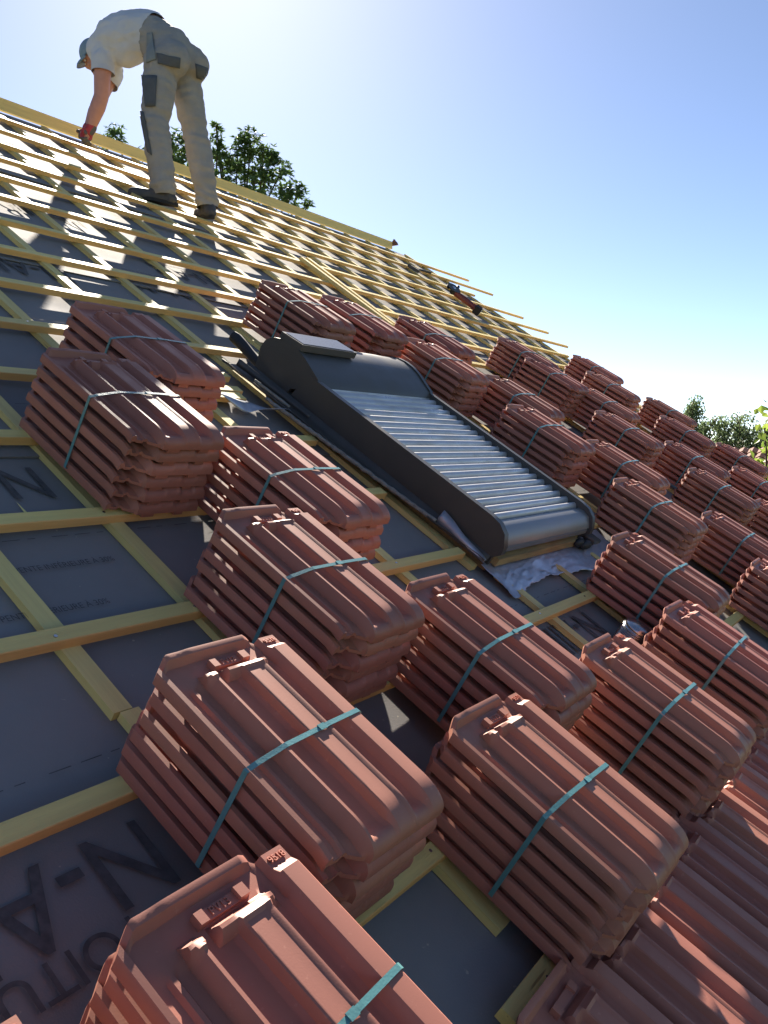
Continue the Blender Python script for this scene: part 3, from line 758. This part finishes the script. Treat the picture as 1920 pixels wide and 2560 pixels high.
ellipsoid(bm, hed + HM @ V((0, 0, .02)), (.080, .098, .105), HM); ellipsoid(bm, hed + HM @ V((0, .03, -.07)), (.058, .066, .055), HM)
ellipsoid(bm, hed + HM @ V((0, .102, -.025)), (.012, .018, .024), HM); ellipsoid(bm, hed + HM @ V((0, .085, .03)), (.055, .02, .014), HM)
for s in (-1, 1):
    ellipsoid(bm, hed + HM @ V((.080 * s, -.005, -.015)), (.012, .022, .034), HM); ellipsoid(bm, hed + HM @ V((.03 * s, .086, -.03)), (.022, .018, .018), HM)
ellipsoid(bm, hed + HM @ V((0, .088, -.072)), (.025, .012, .008), HM); ellipsoid(bm, hed + HM @ V((0, .085, -.098)), (.022, .018, .018), HM)
body = ppart('body', remesh(bm, .010, 5), SKIN)
for s in (-1, 1):
    bm = bmesh.new(); ellipsoid(bm, hed + HM @ V((.032 * s, .092, .008)), (.013, .008, .009), HM); me = bpy.data.meshes.new('eye'); bm.to_mesh(me); bm.free(); ppart('eye', me, WHITEP)
bm = bmesh.new(); ellipsoid(bm, hed + HM @ V((0, -.022, -.005)), (.085, .080, .085), HM)
me = remesh(bm, .010, 3); cut(me, hed + HM @ V((0, .02, 0)), hfwd); ppart('hair', me, HAIR)
# cap: shell with peak
bm = bmesh.new(); ellipsoid(bm, hed + HM @ V((0, -.002, .028)), (.095, .113, .108), HM)
me = remesh(bm, .008, 3); cut(me, hed + HM @ V((0, 0, .022)), face_dn)
bm = bmesh.new(); bm.from_mesh(me)
rowsP = []
for i in range(9):
    a = -1.1 + 2.2 * i / 8
    rowsP.append([hed + HM @ V((.088 * math.sin(a), .100 * math.cos(a), .030)), hed + HM @ V((.092 * math.sin(a), .150 * math.cos(a) + .01, .022)), hed + HM @ V((.085 * math.sin(a), .172 * math.cos(a), .008))])
Rw = [[bm.verts.new(p) for p in r] for r in rowsP]
for i in range(8):
    for j in range(2): bm.faces.new((Rw[i][j], Rw[i][j + 1], Rw[i + 1][j + 1], Rw[i + 1][j]))
bm.to_mesh(me); bm.free(); cap = ppart('cap', me, CAPM)
# trousers
bm = bmesh.new()
mL, mR = hipL.lerp(kneeL, .5), hipR.lerp(kneeR, .5)
bL, bR = V((3.275, -1.18, .285)), V((3.485, -1.165, .33))
for a, ra, b, rb in ((hipL, .125, mL, .112), (mL, .112, kneeL, .097), (kneeL, .097, kneeL.lerp(ankL, .45), .092), (kneeL.lerp(ankL, .45), .092, ankL + V((0, 0, -.02)), .086),
                     (hipR, .122, mR, .108), (mR, .108, kneeR, .094), (kneeR, .094, kneeR.lerp(ankR, .45), .092), (kneeR.lerp(ankR, .45), .092, ankR + V((0, 0, -.02)), .080),
                     (hipL, .12, pel, .155), (hipR, .12, pel, .158), (pel, .158, wst, .150), (bL, .12, hipL, .12), (bR, .12, hipR, .12), (bL, .115, pel, .13), (bR, .115, pel, .13)):
    rcone(bm, a, ra, b, rb)
me = remesh(bm, .010, 7)
cut(me, pel.lerp(wst, .80), (wst - pel) + V((.06, 0, -.03))); cut(me, V((3.4, -1.2, -.655)), V((0, -.05, -1)))
wrinkle(me, .011, 8)
fold(me)
trs = ppart('trousers', me, CLOTH)
tb = BVHTree.FromPolygons([v.co.copy() for v in me.vertices], [tuple(p.vertices) for p in me.polygons])
hxv, dv = V((.722, -.692, 0)), V((.692, .722, 0))
def patch(name, quad, m, parent, off=.006, thick=.006, tree=None):
    """a piece of cloth sewn on: quad of (a, z) corners in the upright plane facing the scaffold, dropped on the cloth"""
    tree = tree or tb; n = 9; g = []
    A, B, Cc, Dd = [V((q[0], q[1])) for q in quad]; o0 = V((3.37, -1.20, 0))
    bm = bmesh.new(); bad = False
    for i in range(n):
        row = []
        for j in range(n):
            s, t = i / (n - 1), j / (n - 1); q = (A * (1 - s) + B * s) * (1 - t) + (Dd * (1 - s) + Cc * s) * t
            org = o0 + hxv * q.x + V((0, 0, q.y)) - dv * 2.0 + V((0, 0, -.85))
            h = tree.ray_cast(org, (dv * 2.0 + V((0, 0, .85))).normalized())
            row.append(bm.verts.new(h[0] + h[1] * off) if h[0] is not None else None)
        g.append(row)
    for i in range(n - 1):
        for j in range(n - 1):
            q = (g[i][j], g[i + 1][j], g[i + 1][j + 1], g[i][j + 1])
            if all(v is not None for v in q): bm.faces.new(q)
    for v in [v for v in bm.verts if not v.link_faces]: bm.verts.remove(v)
    bmesh.ops.recalc_face_normals(bm, faces=bm.faces)
    shell(bm, thick)
    me = bpy.data.meshes.new(name); bm.to_mesh(me); bm.free()
    return ppart(name, me, m, parent)
PATCHES = True
# (patch quads are filled in from the measured cloth plane)
PQ = [('rear_pocket', ((-.184, .345), (-.033, .325), (-.035, .262), (-.18, .275)), DCLOTH), ('rear_pocket', ((.072, .30), (.185, .272), (.192, .175), (.078, .205)), DCLOTH),
      ('thigh_pocket', ((-.285, .19), (-.185, .19), (-.20, -.01), (-.265, -.02)), DCLOTH), ('side_panel', ((-.25, .47), (-.215, .48), (-.19, .30), (-.25, .27)), PANEL), ('leg_stripe', ((-.305, -.05), (-.275, -.06), (-.225, -.34), (-.255, -.32)), DCLOTH)]
# shirt
bm = bmesh.new()
for a, ra, b, rb in ((wst, .160, wst.lerp(chs, .5), .168), (wst.lerp(chs, .5), .168, chs, .160), (chs, .160, ucs, .135), (ucs, .115, nck, .078), (ucs, .115, shL, .082), (ucs, .115, shR, .082), (shL, .084, shL.lerp(elL, .36), .080), (shR, .084, shR.lerp(elR, .36), .080), (pel.lerp(wst, .7), .155, wst, .160)):
    rcone(bm, a, ra, b, rb)
ellipsoid(bm, chs.lerp(wst, .4) + V((-.01, .02, -.10)), (.12, .15, .10))
me = remesh(bm, .012, 7)
cut(me, pel.lerp(wst, .74), (pel - wst).normalized() + V((0, 0, .30)))
def cut_sleeve(me, a, b, f):
    bm = bmesh.new(); bm.from_mesh(me); ax = (b - a).normalized(); q = a.lerp(b, f)
    fs = [fc for fc in bm.faces if (fc.calc_center_median() - q).length < .12]
    g = set(fs)
    for fc in fs: g.update(fc.verts); g.update(fc.edges)
    bmesh.ops.bisect_plane(bm, geom=list(g), plane_co=q, plane_no=ax, clear_outer=True)
    bm.to_mesh(me); bm.free()
cut_sleeve(me, shL, elL, .36); cut_sleeve(me, shR, elR, .36)
wrinkle(me, .012, 9, 5)
ppart('shirt', me, SHIRT)
# gloves with five fingers each
def glove(hand, wrist, name='glove'):
    dirv = (hand - wrist).normalized(); side = dirv.cross(V((.3, .3, .9))).normalized() if abs(dirv.z) < .9 else dirv.cross(V((.69, .72, 0))).normalized()
    palmn = dirv.cross(side).normalized()
    bm = bmesh.new(); rcone(bm, wrist - dirv * .01, .040, wrist + dirv * .03, .040)
    for k in range(4): rcone(bm, wrist + dirv * .03 + side * (k - 1.5) * .014, .024, hand + side * (k - 1.5) * .022, .0155)
    for k, L in enumerate((.85, 1.0, .95, .75)):
        p0 = hand + side * (k - 1.5) * .022; p1 = p0 + (dirv * .75 + palmn * .45).normalized() * .040 * L; p2 = p1 + (dirv * .1 + palmn * 1.0).normalized() * .030 * L; p3 = p2 + (palmn * .7 - dirv * .6).normalized() * .022 * L
        rcone(bm, p0, .0135, p1, .012); rcone(bm, p1, .012, p2, .011); rcone(bm, p2, .011, p3, .010)
    q0 = wrist + dirv * .035 + side * -.028; q1 = q0 + (dirv * .5 - side * .6 + palmn * .4).normalized() * .042; q2 = q1 + (dirv * .5 + palmn * .8 + side * .2).normalized() * .032
    rcone(bm, q0, .019, q1, .014); rcone(bm, q1, .014, q2, .012)
    me = remesh(bm, .0045, 3); me.materials.append(GLOVE); me.materials.append(GLOVEP)
    for p in me.polygons:
        if (V(p.center) - hand).dot(dirv) > .030 or (V(p.center) - hand).dot(palmn) > .034: p.material_index = 1
    return ppart(name, me, None)
glove(haL, wrL); glove(haR, wrR)
# boots
def boot(ank, fwd, solez):
    bm = bmesh.new(); hl = V((ank.x, ank.y, solez)) - fwd * .055; to = hl + fwd * .255
    rcone(bm, ank + V((0, 0, .03)), .052, ank + V((0, 0, -.02)), .052); rcone(bm, ank, .052, hl + V((0, 0, .042)) + fwd * .01, .046)
    rcone(bm, ank + fwd * .01, .050, hl + fwd * .13 + V((0, 0, .045)), .045); rcone(bm, hl + fwd * .12 + V((0, 0, .04)), .047, to + V((0, 0, .040)), .042)
    rcone(bm, hl + V((0, 0, .04)), .042, hl + fwd * .12 + V((0, 0, .04)), .044)
    me = remesh(bm, .008, 4); cut(me, hl + V((0, 0, .016)), V((0, 0, -1)) + fwd * fwd.z)
    o = ppart('boot', me, BOOT)
    bm = bmesh.new(); sd = fwd.cross(V((0, 0, 1))).normalized(); R1 = []
    upv = sd.cross(fwd).normalized()
    if upv.z < 0: upv = -upv
    for z in (.0, .022):
        ring = []
        for i in range(28):
            a = 2 * math.pi * i / 28; f = .107 + .143 * math.cos(a); w = .048 if math.cos(a) > -.2 else .042
            ring.append(bm.verts.new(hl + fwd * (f - .008) + sd * (w * math.sin(a) * (1 - .25 * max(0, math.cos(a)) ** 3)) + upv * z))
        R1.append(ring)
    for i in range(28): bm.faces.new((R1[0][i], R1[0][(i + 1) % 28], R1[1][(i + 1) % 28], R1[1][i]))
    bm.faces.new(R1[0]); bm.faces.new(R1[1]); bmesh.ops.recalc_face_normals(bm, faces=bm.faces)
    me = bpy.data.meshes.new('sole'); bm.to_mesh(me); bm.free()
    s = bpy.data.objects.new('sole', me); me.materials.append(SOLE); C.objects.link(s); s.parent = o
boot(ankL, fwdL, -.712); boot(ankR, fwdR, -.733)
for nm, q, pm in PQ: patch(nm, q, pm, trs)

# ------------------------------------------------------------------ trees, neighbour, ground
def leaf_quad(bm, p, d, nrm, L, w, fold=.25):
    s = d.cross(nrm).normalized(); n2 = s.cross(d).normalized()
    a = bm.verts.new(p); b = bm.verts.new(p + d * L * .45 + s * w + n2 * w * fold); c = bm.verts.new(p + d * L); e = bm.verts.new(p + d * L * .45 - s * w + n2 * w * fold)
    bm.faces.new((a, b, c)); bm.faces.new((a, c, e))
def rdir(rng): 
    while True:
        v = V((rng.uniform(-1, 1), rng.uniform(-1, 1), rng.uniform(-1, 1)))
        if .05 < v.length < 1: return v.normalized()
def limb_path(a, b, rng, bend=.12, n=5):
    pts = []
    for i in range(n + 1):
        s = i / n; pts.append(a.lerp(b, s) + V((rng.uniform(-1, 1), rng.uniform(-1, 1), rng.uniform(-.4, .4))) * bend * (b - a).length * math.sin(s * math.pi) * .6)
    return pts
# walnut-like tree behind the ridge
rng = random.Random(3)
BASE = V((9.3, 4.6, GROUND)); tree = empty('broadleaf_tree', BASE); tag(tree, 'dark green broadleaf tree rising behind the ridge board', 'tree')
fork = V((9.2, 4.3, -2.0))
SPRAYS = [((7.20, 4.22, 1.99), .13, 13), ((7.10, 4.32, 1.88), .10, 7), ((7.80, 3.72, 1.90), .24, 26), ((7.98, 3.58, 1.98), .22, 22), ((7.9, 3.6, 1.65), .3, 36), ((8.24, 3.27, 2.20), .09, 7), ((8.24, 3.27, 2.02), .10, 9), ((8.24, 3.25, 1.86), .14, 14),
          ((8.52, 2.97, 2.08), .17, 18), ((8.58, 2.91, 1.93), .27, 34), ((8.44, 3.04, 1.78), .27, 34), ((8.70, 2.78, 1.74), .30, 40), ((8.78, 2.68, 1.86), .10, 9), ((8.86, 2.60, 1.60), .22, 26),
          ((8.30, 3.2, 1.5), .38, 55), ((8.62, 2.88, 1.45), .42, 65), ((9.02, 2.40, 1.36), .15, 15), ((8.95, 2.48, 1.28), .20, 22), ((9.14, 2.28, 1.18), .10, 8), ((7.5, 4.0, 1.55), .3, 22), ((8.0, 3.5, 1.2), .5, 60), ((8.9, 2.7, 1.0), .45, 50)]
for _ in range(46):
    a = rng.uniform(0, 6.28); r = 2.2 * math.sqrt(rng.random()); SPRAYS.append(((9.2 + r * math.cos(a), 4.4 + r * math.sin(a), rng.uniform(-1.6, 1.1) - .25 * r), rng.uniform(.35, .6), 34))
tk = bmesh.new(); ring_tube(tk, [BASE, BASE + V((.05, .02, 2.2)), BASE + V((-.05, -.1, 4.4)), fork], [.24, .19, .16, .14], 12)
cr = bmesh.new()
for (c, r, n) in SPRAYS:
    c = V(c); p = limb_path(fork.lerp(V((8.9, 3.9, -.4)), rng.random()), c, rng)
    ring_tube(tk, p + [c + V((0, 0, r * .5))], [.045, .038, .03, .022, .015, .010, .006], 6)
    for _ in range(int(n * 1.7)):
        d = rdir(rng); tip = c + V((d.x, d.y, d.z)) * r * rng.uniform(.35, 1.0)
        ax = (tip - c).normalized() * .6 + V((0, 0, .8)); ax.normalize()
        for k in range(8):
            q = rdir(rng); dd = (q - ax * q.dot(ax)).normalized() * .95 + ax * rng.uniform(-.1, .6); dd.normalize()
            leaf_quad(cr, tip, dd, (ax + rdir(rng) * .4).normalized(), rng.uniform(.065, .11), rng.uniform(.013, .020))
def wpart2(name, bm, m, root, smooth=None):
    o = bmobj(name, bm, m, root, smooth); o.matrix_parent_inverse = Matrix.Translation(-root.location); return o
wpart2('trunk', tk, BARK, tree, 60); wpart2('crown', cr, LEAF, tree)

def birch(base, top, width, seed, label):
    rng = random.Random(seed); base = V(base); t = empty('weeping_birch', base); tag(t, label, 'tree', 'trees beyond the right edge of the roof')
    tk = bmesh.new(); topv = V((base.x, base.y, top)); ring_tube(tk, limb_path(base, topv, rng, .03, 7), [.16, .14, .12, .10, .07, .05, .03, .015], 8)
    cr = bmesh.new(); H = top - base.z
    for _ in range(120):
        s = rng.random() ** .7; z = top - s * H * .62; a = rng.uniform(0, 6.28); R = width * (.25 + .75 * min(1, s * 2.2)) * rng.uniform(.35, 1)
        st_ = V((base.x, base.y, z)); out = st_ + V((R * math.cos(a), R * math.sin(a), R * .55)); L = rng.uniform(.6, 1.9)
        pts = [st_, st_.lerp(out, .6) + V((0, 0, .12)), out, out + V((.12 * math.cos(a), .12 * math.sin(a), -.3)), out + V((.15 * math.cos(a), .15 * math.sin(a), -L))]
        ring_tube(tk, pts, [.022, .015, .008, .005, .003], 4)
        for _ in range(100):
            k = rng.random(); k2 = k * 3; i = 1 + min(2, int(k2)); p = V(pts[i]).lerp(V(pts[i + 1]), k2 - int(k2)) + rdir(rng) * .16
            leaf_quad(cr, p, (V((0, 0, -1)) + rdir(rng) * .8).normalized(), rdir(rng), rng.uniform(.07, .13), rng.uniform(.022, .036))
    wpart2('trunk', tk, BARK, t, 60); wpart2('crown', cr, LEAFB, t)
birch((25.9, .80, GROUND), -1.0, .6, 11, 'tall thin weeping birch at the left end of the distant trees')
birch((26.6, .40, GROUND), -1.55, 1.1, 12, 'rounded weeping tree second from the left beyond the roof')
birch((27.0, -.3, GROUND), -1.5, 1.2, 13, 'broad weeping tree left of the vine, in front of the neighbour\'s roof')
birch((27.3, -1.1, GROUND), -1.6, 1.0, 14, 'rightmost weeping tree, half hidden by the vine')
# vine close to the right edge
rng = random.Random(21); vb = V((8.05, -4.55, GROUND)); vine = empty('climbing_vine', vb); tag(vine, 'yellow green climbing vine at the right edge beyond the tile stacks', 'vine')
tk = bmesh.new(); cr = bmesh.new()
stems = [((8.0, -4.5), (7.78, -4.33, -2.2)), ((8.0, -4.5), (7.72, -4.28, -2.5)), ((8.05, -4.55), (7.86, -4.42, -2.0)), ((8.15, -4.6), (7.95, -4.66, -2.0)), ((8.1, -4.5), (7.74, -4.36, -2.4)), ((8.0, -4.6), (7.80, -4.44, -2.2)), ((8.2, -4.8), (8.0, -4.85, -1.85)), ((8.1, -4.6), (7.80, -4.44, -2.5))]
for (b, tp) in stems:
    p = limb_path(V((b[0], b[1], GROUND)), V(tp), rng, .03, 9); ring_tube(tk, p, [.03 - .0025 * i for i in range(10)], 6)
    for _ in range(150):
        k = rng.uniform(.50, 1.0) ; f = k * 9; i = min(8, int(f)); c = p[i].lerp(p[i + 1], f - i) + rdir(rng) * .16
        leaf_quad(cr, c, (rdir(rng) + V((0, 0, -.5))).normalized(), (rdir(rng) + V((0, 0, 1))).normalized(), rng.uniform(.07, .12), rng.uniform(.028, .045), .3)
wpart2('stem', tk, BARK, vine, 60); wpart2('foliage', cr, LEAFY, vine)
# neighbour's house
nb = empty('neighbour_house', (19.5, -3.75, GROUND - .16)); tag(nb, 'neighbour\'s low house with brown tiled roof behind the vine', 'house')
bm = bmesh.new(); box(bm, (-3.2, -2.45, 0), (3.2, 2.45, 4.35)); bmobj('wall', bm, RENDER, nb)
bm = bmesh.new()
def rows_roof(sgn):
    for i in range(16):
        a, b = i / 16, (i + 1) / 16
        x0, x1 = sgn * (3.5 * (1 - a)), sgn * (3.5 * (1 - b)); z0, z1 = 4.25 + 1.68 * a, 4.25 + 1.68 * b
        for j in range(27):
            y0, y1 = -2.7 + j * .2, -2.5 + j * .2; ym = (y0 + y1) / 2
            v = [bm.verts.new(q) for q in ((x0, y0, z0 + .02), (x0, ym, z0 + .07), (x0, y1, z0 + .02), (x1, y1, z1), (x1, ym, z1 + .05), (x1, y0, z1))]
            bm.faces.new((v[0], v[1], v[4], v[5])); bm.faces.new((v[1], v[2], v[3], v[4]))
rows_roof(-1); rows_roof(1); rf = bmobj('roof', bm, TERRA2, nb)
# ground
bm = bmesh.new(); bmesh.ops.create_grid(bm, x_segments=40, y_segments=40, size=600)
o = bmobj('ground', bm, GRASS); o.location = (0, 0, GROUND); tag(o, None, None, kind='structure')
